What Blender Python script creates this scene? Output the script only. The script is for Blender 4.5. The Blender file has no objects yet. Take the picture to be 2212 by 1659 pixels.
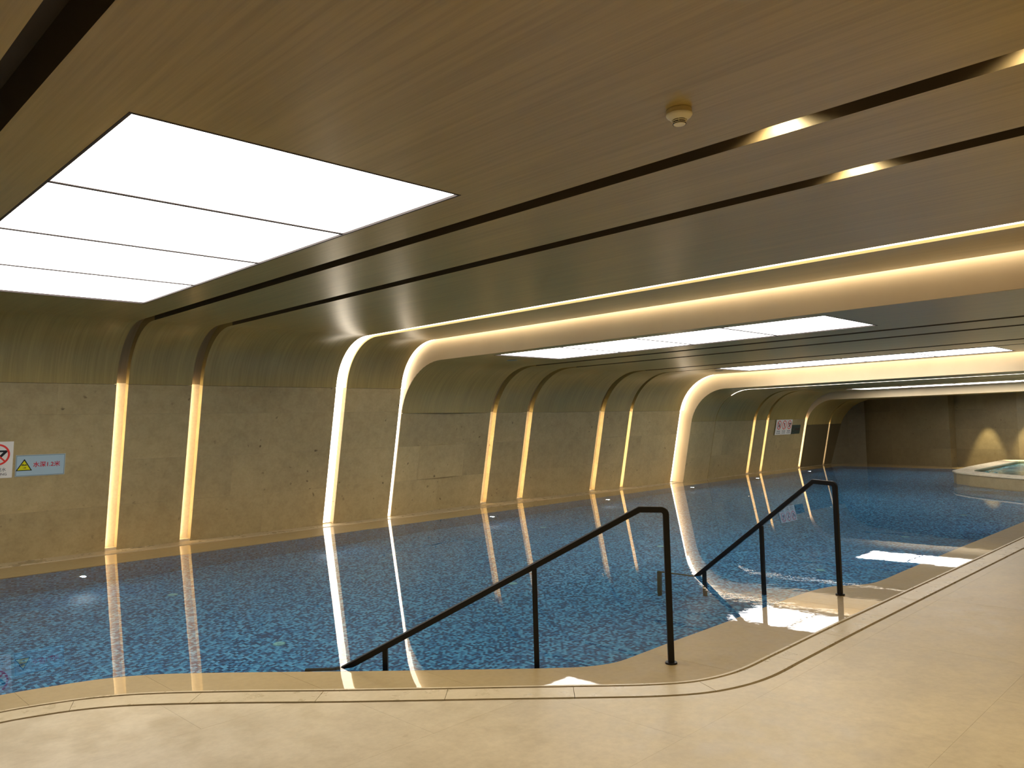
import bpy, bmesh, math, random
from mathutils import Vector, Matrix
random.seed(7)
S = bpy.context.scene
COL = S.collection
PI = math.pi

# ------------------------------------------------------------------ camera
cam_d = bpy.data.cameras.new('camera')
cam = bpy.data.objects.new('camera', cam_d)
COL.objects.link(cam)
cam_d.sensor_width = 36.0
cam_d.lens = 1698.29 / 2212 * 36.0
cam_d.clip_start = 0.05
cam_d.clip_end = 200
cam.matrix_world = (Matrix.Translation((0, 0, 1.5)) @ Matrix.Rotation(math.radians(-45.0983), 4, 'Z')
                    @ Matrix.Rotation(math.radians(93.0905), 4, 'X') @ Matrix.Rotation(math.radians(-1.5549), 4, 'Z'))
S.camera = cam
# ------------------------------------------------------------------ world, exposure
w = bpy.data.worlds.new('world')
S.world = w
w.use_nodes = True
w.node_tree.nodes['Background'].inputs['Color'].default_value = (0.02, 0.016, 0.01, 1)
w.node_tree.nodes['Background'].inputs['Strength'].default_value = 0.2
S.view_settings.view_transform = 'Standard'
S.view_settings.look = 'None'
S.view_settings.gamma = 1
S.view_settings.use_curve_mapping = False
S.view_settings.exposure = 0.24
S.cycles.use_denoising = True
S.cycles.max_bounces = 10
S.cycles.diffuse_bounces = 5
S.cycles.glossy_bounces = 4
S.cycles.transmission_bounces = 8
S.cycles.sample_clamp_indirect = 4
S.cycles.blur_glossy = 0.5

# light levels (all in one place)
E_PANEL = 4.8      # luminous ceiling panels
E_SLOT = 4.0        # frosted strips in the three big light slots
E_WALL = 12.5        # small strips hidden in the wall slots
P_DOWN = 30.0       # downlights in the ceiling slots, W
P_DECK = 48.0       # downlights over the deck behind the camera, W
P_POOL = 9.0       # underwater lamps, W
P_SPOT = 420.0        # end wall spots, W


# ------------------------------------------------------------------ materials
class NT:
    def __init__(s, name):
        s.m = bpy.data.materials.new(name)
        s.m.use_nodes = True
        s.t = s.m.node_tree
        s.b = s.t.nodes['Principled BSDF']
        s.out = s.t.nodes['Material Output']

    def n(s, typ, **kw):
        nd = s.t.nodes.new('ShaderNode' + typ)
        for k, v in kw.items():
            if k.startswith('i_'):
                nd.inputs[k[2:].replace('_', ' ')].default_value = v
            else:
                setattr(nd, k, v)
        return nd

    def l(s, a, ao, b, bi):
        s.t.links.new(a.outputs[ao], b.inputs[bi])

    def coords(s, scale):
        g = s.n('NewGeometry')
        mp = s.n('Mapping')
        mp.inputs['Scale'].default_value = scale
        s.l(g, 'Position', mp, 'Vector')
        return mp

    def noise(s, scale, vec, detail=4, rough=0.55):
        nz = s.n('TexNoise')
        nz.inputs['Scale'].default_value = scale
        nz.inputs['Detail'].default_value = detail
        nz.inputs['Roughness'].default_value = rough
        s.l(vec, 'Vector', nz, 'Vector')
        return nz

    def ramp(s, src, so, stops, interp='LINEAR'):
        r = s.n('ValToRGB')
        r.color_ramp.interpolation = interp
        el = r.color_ramp.elements
        while len(el) < len(stops):
            el.new(0.5)
        for e, (p, c) in zip(el, stops):
            e.position = p
            e.color = (*c, 1) if len(c) == 3 else c
        s.l(src, so, r, 'Fac')
        return r

    def mix(s, f, a, b, blend='MIX', fac=None):
        m = s.n('MixRGB', blend_type=blend)
        if fac is not None:
            m.inputs['Fac'].default_value = fac
        else:
            s.l(f[0], f[1], m, 'Fac')
        for k, v in (('Color1', a), ('Color2', b)):
            if isinstance(v, tuple) and len(v) == 2 and not isinstance(v[0], float):
                s.l(v[0], v[1], m, k)
            else:
                m.inputs[k].default_value = (*v, 1)
        return m


def col(c, k=1.0):
    return tuple(x * k for x in c)


def stone(name, base, dark, rough=0.45, coat=0.0, spots=0.5, seed=0.0, puddle=False, mott=1.0, bump=0.15):
    s = NT(name)
    mp = s.coords((1, 1, 1))
    mp.inputs['Location'].default_value = (seed, seed * 2, seed)
    big = s.noise(0.9, mp, 5, 0.6)
    fine = s.noise(26, mp, 4, 0.6)
    med = s.noise(7, mp, 5, 0.65)
    c0 = s.ramp(big, 'Fac', [(0.3, col(base, 1 - 0.12 * mott)), (0.7, col(base, 1 + 0.06 * mott))])
    c1 = s.ramp(med, 'Fac', [(0.35, (0.86, 0.84, 0.80)), (0.6, (1, 1, 1))])
    c2 = s.mix(None, (c0, 'Color'), (c1, 'Color'), 'MULTIPLY', 0.7 * mott)
    c3 = s.ramp(fine, 'Fac', [(0.3, (0.88, 0.87, 0.84)), (0.62, (1, 1, 1))])
    c4 = s.mix(None, (c2, 'Color'), (c3, 'Color'), 'MULTIPLY', 0.8)
    # fossil specks of the limestone
    v = s.n('TexVoronoi', feature='F1')
    v.inputs['Scale'].default_value = 6.5
    v.inputs['Randomness'].default_value = 1
    dis = s.noise(9, mp, 3)
    mx = s.n('VectorMath', operation='MULTIPLY_ADD')
    s.l(dis, 'Color', mx, 0)
    mx.inputs[1].default_value = (0.12, 0.12, 0.12)
    s.l(mp, 'Vector', mx, 2)
    s.l(mx, 'Vector', v, 'Vector')
    sp = s.ramp(v, 'Distance', [(0.07, (1, 1, 1)), (0.16, (0, 0, 0))])
    gate = s.ramp(s.noise(2.3, mp, 2), 'Fac', [(0.5, (0, 0, 0)), (0.62, (1, 1, 1))])
    f = s.mix(None, (sp, 'Color'), (gate, 'Color'), 'MULTIPLY', 1.0)
    f2 = s.mix(None, (f, 'Color'), (spots, spots, spots), 'MULTIPLY', 1.0)
    c5 = s.mix((f2, 'Color'), (c4, 'Color'), dark)
    last = c5
    rr = s.ramp(med, 'Fac', [(0.3, (rough - 0.06,) * 3), (0.7, (rough + 0.08,) * 3)])
    lr = rr
    if puddle:
        pz = s.noise(1.35, mp, 4, 0.55)
        pm = s.ramp(pz, 'Fac', [(0.70, (0, 0, 0)), (0.71, (1, 1, 1))])
        last = s.mix((pm, 'Color'), (c5, 'Color'), col(base, 0.66))
        lr = s.mix((pm, 'Color'), (rr, 'Color'), (0.06, 0.06, 0.06))
    s.l(last, 'Color', s.b, 'Base Color')
    s.l(lr, 'Color', s.b, 'Roughness')
    bp = s.n('Bump')
    bp.inputs['Strength'].default_value = bump
    bp.inputs['Distance'].default_value = 0.004
    s.l(fine, 'Fac', bp, 'Height')
    s.l(bp, 'Normal', s.b, 'Normal')
    if coat:
        s.b.inputs['Coat Weight'].default_value = coat
        s.b.inputs['Coat Roughness'].default_value = 0.015
        s.b.inputs['Coat IOR'].default_value = 1.33
    return s


def ripple(s, strength=1.0):
    """height of the nearly still water; stronger where the water is stirred beside the far rail"""
    mp = s.coords((1, 1, 1))
    n1 = s.noise(5.0, mp, 2, 0.5)
    mp2 = s.coords((1, 1, 1))
    mp2.inputs['Rotation'].default_value = (0, 0, math.radians(45))
    mp2.inputs['Scale'].default_value = (1.0, 1.0, 1.0)
    n2 = s.noise(8.0, mp2, 3, 0.5)
    d = s.n('VectorMath', operation='DISTANCE')
    g = s.n('NewGeometry')
    s.l(g, 'Position', d, 0)
    d.inputs[1].default_value = (6.3, 3.9, 0)
    mask = s.ramp(d, 'Value', [(0.0, (1, 1, 1)), (1.0, (0.0, 0.0, 0.0))])
    mr = s.n('MapRange')
    mr.inputs['From Min'].default_value = 0.4
    mr.inputs['From Max'].default_value = 1.9
    mr.inputs['To Min'].default_value = 1.0
    mr.inputs['To Max'].default_value = 0.08
    s.l(d, 'Value', mr, 'Value')
    m1 = s.n('Math', operation='MULTIPLY')
    s.l(n2, 'Fac', m1, 0)
    s.l(mr, 'Result', m1, 1)
    m2 = s.n('Math', operation='MULTIPLY_ADD')
    s.l(n1, 'Fac', m2, 0)
    m2.inputs[1].default_value = 0.25
    s.l(m1, 'Value', m2, 2)
    bp = s.n('Bump')
    bp.inputs['Strength'].default_value = 1.0
    bp.inputs['Distance'].default_value = 0.0006 * strength
    s.l(m2, 'Value', bp, 'Height')
    return bp


M = {}
BEIGE = (0.60, 0.49, 0.31)
WALLC = (0.53, 0.415, 0.205)
M['deck'] = stone('limestone_deck', (0.61, 0.505, 0.335), (0.36, 0.26, 0.14), 0.36, 0, 0.55, 3.1, puddle=False, mott=1.2)
M['strip'] = stone('limestone_strip', (0.60, 0.49, 0.31), (0.34, 0.25, 0.13), 0.3, 0, 0.3, 9.1, puddle=True, mott=0.7)
led = stone('wet_limestone_ledge', (0.43, 0.31, 0.14), (0.28, 0.19, 0.085), 0.5, 1.0, 0.3, 5.3, mott=0.6, bump=0.03)
bp = ripple(led, 1.0)
led.l(bp, 'Normal', led.b, 'Coat Normal')
M['ledge'] = led.m
for k in ('deck', 'strip'):
    M[k] = M[k].m
M['wall'] = [stone('limestone_wall_%d' % i, col(WALLC, f), (0.13, 0.085, 0.03), 0.42, 0, 0.95, 11.7 + i * 4.0, mott=1.25).m
             for i, f in enumerate((1.0, 0.94, 1.03, 0.98))]
M['wallshade'] = [stone('shade_darkened_limestone_%d' % i, col(WALLC, f), (0.07, 0.045, 0.015), 0.5, 0, 0.9, 41 + i * 4.0, mott=1.25).m for i, f in enumerate((0.26, 0.29))]  # wall limestone with the far end's shade put into its colour
M['lining'] = stone('limestone_slot_lining', (0.74, 0.62, 0.42), (0.4, 0.3, 0.16), 0.5, 0, 0.1, 2.2, mott=0.4).m
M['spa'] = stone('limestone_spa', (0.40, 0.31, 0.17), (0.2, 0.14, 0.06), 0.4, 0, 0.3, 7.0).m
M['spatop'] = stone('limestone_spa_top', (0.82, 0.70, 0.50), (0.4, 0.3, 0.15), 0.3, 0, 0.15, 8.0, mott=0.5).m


def wood(name, base, dark, rough=0.34, spec=0.5):
    s = NT(name)
    mp = s.coords((42, 1.1, 1.1))
    n = s.noise(1.0, mp, 5, 0.6)
    mpb = s.coords((5, 0.25, 0.25))
    n2 = s.noise(1.0, mpb, 4, 0.6)
    r = s.ramp(n, 'Fac', [(0.25, dark), (0.62, base)])
    r2 = s.ramp(n2, 'Fac', [(0.3, (0.88, 0.88, 0.88)), (0.7, (1.03, 1.03, 1.03))])
    m = s.mix(None, (r, 'Color'), (r2, 'Color'), 'MULTIPLY', 1.0)
    s.l(m, 'Color', s.b, 'Base Color')
    s.b.inputs['Roughness'].default_value = rough
    s.b.inputs['Specular IOR Level'].default_value = spec
    bp = s.n('Bump')
    bp.inputs['Strength'].default_value = 0.12
    bp.inputs['Distance'].default_value = 0.002
    s.l(n, 'Fac', bp, 'Height')
    s.l(bp, 'Normal', s.b, 'Normal')
    return s.m


M['wood'] = wood('brown_wood_veneer', (0.47, 0.355, 0.125), (0.36, 0.268, 0.088), 0.31)
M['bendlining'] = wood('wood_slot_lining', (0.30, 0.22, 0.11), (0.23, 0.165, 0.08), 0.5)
M['riser'] = wood('pale_wood_riser', (0.84, 0.67, 0.42), (0.77, 0.60, 0.37), 0.4)


def plain(name, c, rough=0.5, metal=0.0, emit=None, es=0.0, spec=0.5):
    s = NT(name)
    s.b.inputs['Base Color'].default_value = (*c, 1)
    s.b.inputs['Roughness'].default_value = rough
    s.b.inputs['Metallic'].default_value = metal
    s.b.inputs['Specular IOR Level'].default_value = spec
    if emit:
        s.b.inputs['Emission Color'].default_value = (*emit, 1)
        s.b.inputs['Emission Strength'].default_value = es
    return s.m


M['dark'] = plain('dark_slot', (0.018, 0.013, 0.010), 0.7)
M['slotshade'] = plain('shaded_slot_lining', (0.085, 0.062, 0.038), 0.6)  # wood lining, the darkness of the unlit slot put into its colour
M['reveal'] = plain('shaded_slot_reveal', (0.10, 0.072, 0.04), 0.5)  # board edges beside unlit slots, shade painted over the wood tone
M['gap'] = plain('dark_gap', (0.010, 0.007, 0.005), 0.8)
M['black'] = plain('black_painted_steel', (0.007, 0.006, 0.0055), 0.45, spec=0.3)
M['frame'] = plain('grey_brown_panel_frame', (0.05, 0.035, 0.03), 0.6)
M['panel'] = plain('luminous_ceiling_panel', (0.8, 0.8, 0.8), 0.5, 0, (1.0, 0.955, 0.90), E_PANEL)
M['slotlight'] = plain('frosted_slot_light', (0.8, 0.8, 0.8), 0.5, 0, (1.0, 0.86, 0.68), E_SLOT)
M['wallled'] = plain('warm_led_strip', (0.8, 0.8, 0.8), 0.5, 0, (1.0, 0.77, 0.50), E_WALL)
M['lens'] = plain('downlight_lens', (0.8, 0.8, 0.8), 0.5, 0, (1.0, 0.86, 0.55), 14)
M['uwlens'] = plain('underwater_lamp_lens', (0.8, 0.8, 0.8), 0.3, 0, (0.80, 0.92, 1.0), 22)
M['steel'] = plain('brushed_steel', (0.55, 0.55, 0.55), 0.35, 1.0)
M['bezel'] = plain('blue_grey_bezel', (0.08, 0.15, 0.22), 0.4)
M['white'] = plain('off_white_plastic', (0.85, 0.78, 0.56), 0.5)
M['socket'] = plain('detector_base_plastic', (0.60, 0.49, 0.24), 0.6)
M['slit'] = plain('black_opening', (0.004, 0.003, 0.003), 0.9)
M['inlet'] = plain('pale_green_inlet', (0.26, 0.62, 0.62), 0.4)
M['disc'] = plain('grey_green_disc', (0.25, 0.33, 0.31), 0.5)
M['signwhite'] = plain('sign_white', (0.90, 0.86, 0.78), 0.5)
M['signblue'] = plain('sign_blue', (0.45, 0.60, 0.68), 0.5)
M['signedge'] = plain('sign_edge_blue', (0.18, 0.28, 0.36), 0.5)
M['signlip'] = plain('sign_lip', (0.52, 0.55, 0.50), 0.5)
M['signdark'] = plain('sign_dark_green', (0.055, 0.075, 0.06), 0.5)
M['red'] = plain('sign_red', (0.85, 0.05, 0.03), 0.5)
M['redtext'] = plain('sign_red_letters', (0.62, 0.02, 0.045), 0.5)
M['ink'] = plain('sign_black', (0.008, 0.008, 0.01), 0.5)
M['yellow'] = plain('sign_yellow', (0.78, 0.74, 0.0), 0.5)
M['darkred'] = plain('sign_dark_red', (0.10, 0.018, 0.015), 0.5)
M['smudge'] = plain('sign_smudge', (0.16, 0.15, 0.02), 0.5)
M['foam'] = None


def mosaic(name, k=1.0, axis='XY'):
    s = NT(name)
    g = s.n('NewGeometry')
    sc = s.n('VectorMath', operation='SCALE')
    s.l(g, 'Position', sc, 0)
    sc.inputs['Scale'].default_value = 1 / 0.026
    ad = s.n('VectorMath', operation='ADD')
    s.l(sc, 'Vector', ad, 0)
    ad.inputs[1].default_value = (0.37, 0.41, 0.5)
    fl = s.n('VectorMath', operation='FLOOR')
    s.l(ad, 'Vector', fl, 0)
    fr = s.n('VectorMath', operation='FRACTION')
    s.l(ad, 'Vector', fr, 0)
    wn = s.n('TexWhiteNoise', noise_dimensions='3D')
    s.l(fl, 'Vector', wn, 'Vector')
    r = s.ramp(wn, 'Value', [(0.0, col((0.010, 0.065, 0.19), k)), (0.33, col((0.035, 0.20, 0.42), k)),
                             (0.55, col((0.135, 0.50, 0.78), k)), (0.80, col((0.06, 0.32, 0.60), k))], 'CONSTANT')
    # grout lines between the glass tiles
    sx = s.n('SeparateXYZ')
    s.l(fr, 'Vector', sx, 'Vector')
    prev = None
    for ax in axis:
        a = s.n('Math', operation='SUBTRACT')
        s.l(sx, ax, a, 0)
        a.inputs[1].default_value = 0.5
        b = s.n('Math', operation='ABSOLUTE')
        s.l(a, 'Value', b, 0)
        if prev is None:
            prev = b
        else:
            c = s.n('Math', operation='MAXIMUM')
            s.l(prev, 'Value', c, 0)
            s.l(b, 'Value', c, 1)
            prev = c
    gt = s.n('Math', operation='GREATER_THAN')
    s.l(prev, 'Value', gt, 0)
    gt.inputs[1].default_value = 0.45
    m = s.mix((gt, 'Value'), (r, 'Color'), col((0.06, 0.24, 0.42), k))
    s.l(m, 'Color', s.b, 'Base Color')
    s.b.inputs['Roughness'].default_value = 0.25
    return s.m


M['mosaic'] = mosaic('blue_mosaic_floor', 1.02)
M['mosaic_x'] = mosaic('blue_mosaic_side_shaded', 0.7, 'XZ')  # same tiles, darkened in colour for the weaker light on the basin sides
M['mosaic_y'] = mosaic('blue_mosaic_end_shaded', 0.7, 'YZ')  # end faces carry the same painted dimness

s = NT('pool_water')
s.b.inputs['Base Color'].default_value = (1, 1, 1, 1)
s.b.inputs['Transmission Weight'].default_value = 1.0
s.b.inputs['IOR'].default_value = 1.333
s.b.inputs['Roughness'].default_value = 0.0
bp = ripple(s, 1.0)
s.l(bp, 'Normal', s.b, 'Normal')
M['water'] = s.m

s = NT('churned_spa_water')
mp = s.coords((1, 1, 1))
n = s.noise(3.2, mp, 6, 0.7)
r = s.ramp(n, 'Fac', [(0.38, (0.02, 0.12, 0.19)), (0.52, (0.09, 0.32, 0.38)), (0.66, (0.55, 0.68, 0.62))])
s.l(r, 'Color', s.b, 'Base Color')
s.b.inputs['Roughness'].default_value = 0.08
s.b.inputs['IOR'].default_value = 1.333
M['spawater'] = s.m


# ------------------------------------------------------------------ mesh helpers
def mesh_obj(name, verts, faces, mat, parent=None, smooth=False):
    me = bpy.data.meshes.new(name)
    me.from_pydata([tuple(v) for v in verts], [], faces)
    me.update()
    bm = bmesh.new()
    bm.from_mesh(me)
    bmesh.ops.recalc_face_normals(bm, faces=bm.faces)
    bm.to_mesh(me)
    bm.free()
    for m_ in (mat if isinstance(mat, (list, tuple)) else [mat]):
        me.materials.append(m_)
    if smooth:
        for p in me.polygons:
            p.use_smooth = True
    o = bpy.data.objects.new(name, me)
    COL.objects.link(o)
    if parent:
        o.parent = parent
    return o


def bm_obj(name, bm, mat, parent=None, smooth=False):
    bmesh.ops.recalc_face_normals(bm, faces=bm.faces)
    me = bpy.data.meshes.new(name)
    bm.to_mesh(me)
    bm.free()
    for m_ in (mat if isinstance(mat, (list, tuple)) else [mat]):
        me.materials.append(m_)
    if smooth:
        for p in me.polygons:
            p.use_smooth = True
    o = bpy.data.objects.new(name, me)
    COL.objects.link(o)
    if parent:
        o.parent = parent
    return o


def empty(name, loc=(0, 0, 0)):
    o = bpy.data.objects.new(name, None)
    o.location = loc
    o.empty_display_size = 0.05
    COL.objects.link(o)
    return o


def tag(o, label, cat, group=None):
    o['label'] = label
    o['category'] = cat
    if group:
        o['group'] = group
    return o


def struct(o):
    o['kind'] = 'structure'
    return o


def adopt(o, root):
    """parent to a moved empty, keeping world coordinates of the mesh"""
    o.parent = root
    o.matrix_parent_inverse = Matrix.Translation(root.location).inverted()
    return o


def hexa(P8):
    f = [(0, 1, 2, 3), (7, 6, 5, 4), (0, 4, 5, 1), (1, 5, 6, 2), (2, 6, 7, 3), (3, 7, 4, 0)]
    return P8, f


def box(name, x0, x1, y0, y1, z0, z1, mat, parent=None):
    v = [(x0, y0, z0), (x1, y0, z0), (x1, y1, z0), (x0, y1, z0), (x0, y0, z1), (x1, y0, z1), (x1, y1, z1), (x0, y1, z1)]
    return mesh_obj(name, *hexa(v), mat, parent)


def prism(name, poly, z0, z1, mat, parent=None):
    n = len(poly)
    v = [(x, y, z1) for x, y in poly] + [(x, y, z0) for x, y in poly]
    f = [tuple(range(n)), tuple(range(2 * n - 1, n - 1, -1))]
    f += [(i, (i + 1) % n, n + (i + 1) % n, n + i) for i in range(n)]
    return mesh_obj(name, v, f, mat, parent)


def clip_half(poly, a, b, c):
    """keep a*x+b*y<=c"""
    out = []
    for i in range(len(poly)):
        p, q = poly[i], poly[(i + 1) % len(poly)]
        dp, dq = a * p[0] + b * p[1] - c, a * q[0] + b * q[1] - c
        if dp <= 0:
            out.append(p)
        if dp * dq < 0:
            t = dp / (dp - dq)
            out.append((p[0] + (q[0] - p[0]) * t, p[1] + (q[1] - p[1]) * t))
    return out


def clip_rect(poly, x0, x1, y0, y1):
    for a, b, c in ((-1, 0, -x0), (1, 0, x1), (0, -1, -y0), (0, 1, y1)):
        poly = clip_half(poly, a, b, c)
        if len(poly) < 3:
            return []
    out = []
    for p in poly:
        if not out or (abs(p[0] - out[-1][0]) + abs(p[1] - out[-1][1])) > 1e-4:
            out.append(p)
    if len(out) > 2 and abs(out[0][0] - out[-1][0]) + abs(out[0][1] - out[-1][1]) < 1e-4:
        out.pop()
    return out


def area(poly):
    return abs(sum(poly[i][0] * poly[(i + 1) % len(poly)][1] - poly[(i + 1) % len(poly)][0] * poly[i][1]
                   for i in range(len(poly)))) / 2


def catmull(P, per=6):
    out = []
    for i in range(len(P) - 1):
        p0 = P[max(i - 1, 0)]
        p1, p2 = P[i], P[i + 1]
        p3 = P[min(i + 2, len(P) - 1)]
        L = math.dist(p1, p2)
        k = per if L < 1.5 else 2
        for j in range(k):
            t = j / k
            q = []
            for d in (0, 1):
                m1 = (p2[d] - p0[d]) * (L / max(1e-6, math.dist(p0, p1) + L)) if i else (p2[d] - p1[d])
                m2 = (p3[d] - p1[d]) * (L / max(1e-6, math.dist(p2, p3) + L)) if i < len(P) - 2 else (p2[d] - p1[d])
                q.append((2 * t ** 3 - 3 * t * t + 1) * p1[d] + (t ** 3 - 2 * t * t + t) * m1
                         + (-2 * t ** 3 + 3 * t * t) * p2[d] + (t ** 3 - t * t) * m2)
            out.append(tuple(q))
    out.append(tuple(P[-1]))
    return out


def offset(path, d):
    """offset to the right-hand side of the travel direction by d"""
    out = []
    for i, p in enumerate(path):
        a = path[max(i - 1, 0)]
        b = path[min(i + 1, len(path) - 1)]
        tx, ty = b[0] - a[0], b[1] - a[1]
        L = math.hypot(tx, ty) or 1
        out.append((p[0] + ty / L * d, p[1] - tx / L * d))
    return out


def lathe(prof, seg=36):
    bm = bmesh.new()
    rings = []
    for r, z in prof:
        if r < 1e-5:
            rings.append([bm.verts.new((0, 0, z))])
        else:
            rings.append([bm.verts.new((r * math.cos(2 * PI * i / seg), r * math.sin(2 * PI * i / seg), z)) for i in range(seg)])
    for A, B in zip(rings, rings[1:]):
        for i in range(seg):
            k = (i + 1) % seg
            if len(A) == 1:
                bm.faces.new([A[0], B[i], B[k]])
            elif len(B) == 1:
                bm.faces.new([A[i], B[0], A[k]])
            else:
                bm.faces.new([A[i], B[i], B[k], A[k]])
    return bm



# ------------------------------------------------------------------ wall and ceiling profile
LEAN = 0.208
AL = math.atan(LEAN)
YNEAR = -2.6
SEC = {1: dict(H=2.93, J=2.187, R=0.86), 2: dict(H=2.605, J=1.775, R=1.10), 3: dict(H=2.265, J=1.49, R=1.0),
       4: dict(H=2.045, J=1.305, R=0.9)}
YB = {1: [(-6, 11.28), (3.6, 11.27), (7.0, 11.2), (8.2, 11.12)],
      2: [(8.0, 11.16), (9.3, 11.36), (11.6, 11.39), (13.8, 11.27), (17.0, 11.10)],
      3: [(16.7, 10.86), (18.0, 10.93), (20.5, 11.0), (23.5, 10.93)],
      4: [(23.2, 10.93), (25.0, 10.88), (27, 10.85)]}


def yb(sec, x):
    P = YB[sec]
    for (x0, y0), (x1, y1) in zip(P, P[1:]):
        if x <= x1:
            return y0 + (y1 - y0) * (x - x0) / (x1 - x0)
    return P[-1][1]


def arc_params(sec):
    d = SEC[sec]
    H, R = d['H'], d['R']
    t = R / math.tan((PI / 2 + AL) / 2)
    off_top = LEAN * H + t
    cz = H - R
    return off_top, cz, R


def profile_pt(sec, kind, u, dth):
    """kind 'w': u=height on the leaning wall; 'a': u 0..1 round the bend; returns (off, z), off = distance out from the wall foot"""
    off_top, cz, R = arc_params(sec)
    if kind == 'w':
        return (LEAN * u - dth * math.cos(AL), u + dth * math.sin(AL))
    a0 = PI - AL     # direction from centre to wall tangent point, in (off, z) plane (off grows into the room)
    a1 = PI / 2
    a = a0 + (a1 - a0) * u
    r = R + dth
    return (off_top + r * math.cos(a), cz + r * math.sin(a))


def wall_tangent_z(sec):
    off_top, cz, R = arc_params(sec)
    return cz + R * math.sin(AL)


def curve_path(sec, z0, include_wall=True, n=14):
    pts = []
    zt = wall_tangent_z(sec)
    if include_wall and z0 < zt:
        k = 2
        for i in range(k):
            pts.append(('w', z0 + (zt - z0) * i / k))
        s0 = 0
    else:
        # z0 lies on the arc
        off_top, cz, R = arc_params(sec)
        a = PI - math.asin(max(-1, min(1, (z0 - cz) / R)))
        s0 = (a - (PI - AL)) / (PI / 2 - (PI - AL))
    for i in range(n + 1):
        pts.append(('a', s0 + (1 - s0) * i / n))
    return pts


def ribbon(name, sec, xa, xb, path, d0, d1, mat, parent, to_y=None, smooth=True):
    """closed slab following the profile between X=xa and xb, from offset d0 (room face) to d1 (back)"""
    rows = []
    for x in (xa, xb):
        for d in (d0, d1):
            col_ = []
            for k, u in path:
                o, z = profile_pt(sec, k, u, d)
                col_.append((x, yb(sec, x) - o, z))
            if to_y is not None:
                col_.append((x, to_y, SEC[sec]['H'] + d))
            rows.append(col_)
    n = len(rows[0])
    A, B, C, D = rows   # A: xa front, B: xa back, C: xb front, D: xb back
    v = A + B + C + D
    f = []
    for i in range(n - 1):
        f.append((i, i + 1, 2 * n + i + 1, 2 * n + i))
        f.append((n + i, 3 * n + i, 3 * n + i + 1, n + i + 1))
        f.append((i, n + i, n + i + 1, i + 1))
        f.append((2 * n + i, 2 * n + i + 1, 3 * n + i + 1, 3 * n + i))
    f.append((0, 2 * n, 3 * n, n))
    f.append((n - 1, 2 * n - 1, 4 * n - 1, 3 * n - 1))
    o = mesh_obj(name, v, f, mat, parent)
    me = o.data
    if smooth:
        for p in me.polygons:
            if abs(p.normal.x) < 0.6 and p.index < len(f) - 2:
                p.use_smooth = True
        try:
            me.set_sharp_from_angle(angle=math.radians(35))
        except Exception:
            pass
    return o


TH = 0.10
TC = 0.20
wall_back = struct(empty('wall_back'))
ceiling = struct(empty('ceiling'))

# bays: (section, x from, x to, opening for a luminous panel or None)
OP = {'p1': (1.235, 3.18, 3.565, 8.75), 'p2': (8.375, 9.90, 3.55, 8.73), 'p3': (14.83, 16.33, 3.50, 8.72),
      'p4': (21.55, 23.0, 3.5, 8.7)}
BAYS = [(1, -5.0, 0.71, None), (1, 0.88, 3.59, 'p1'), (1, 3.735, 4.565, None), (1, 4.715, 6.84, None), (1, 7.03, 8.06, None),
        (2, 8.16, 10.44, 'p2'), (2, 10.60, 11.47, None), (2, 11.63, 13.66, None), (2, 13.83, 14.70, None),
        (2, 14.80, 16.62, 'p3'),
        (3, 16.80, 18.03, None), (3, 18.06, 20.16, None), (3, 20.30, 20.93, None), (3, 21.05, 23.28, 'p4'),
        (4, 23.40, 24.93, None), (4, 25.02, 26.4, None)]
FULLARC = {}


def flat_cells(name, x0, x1, y0, y1, hole, z0, z1, mat, parent):
    xs = [x0, x1] if not hole else [x0, hole[0], hole[1], x1]
    ys = [y0, y1] if not hole else [y0, hole[2], hole[3], y1]
    bm = bmesh.new()
    V = {}

    def vt(i, j, z):
        k = (i, j, z)
        if k not in V:
            V[k] = bm.verts.new((xs[i], ys[j], z))
        return V[k]
    solid = {(i, j) for i in range(len(xs) - 1) for j in range(len(ys) - 1) if not (hole and i == 1 and j == 1)}
    for (i, j) in solid:
        for z in (z0, z1):
            bm.faces.new([vt(i, j, z), vt(i + 1, j, z), vt(i + 1, j + 1, z), vt(i, j + 1, z)])
        for (di, dj, a, b) in ((-1, 0, (0, 0), (0, 1)), (1, 0, (1, 0), (1, 1)), (0, -1, (0, 0), (1, 0)), (0, 1, (0, 1), (1, 1))):
            if (i + di, j + dj) not in solid:
                bm.faces.new([vt(i + a[0], j + a[1], z0), vt(i + b[0], j + b[1], z0), vt(i + b[0], j + b[1], z1), vt(i + a[0], j + a[1], z1)])
    return bm_obj(name, bm, mat, parent)


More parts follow.
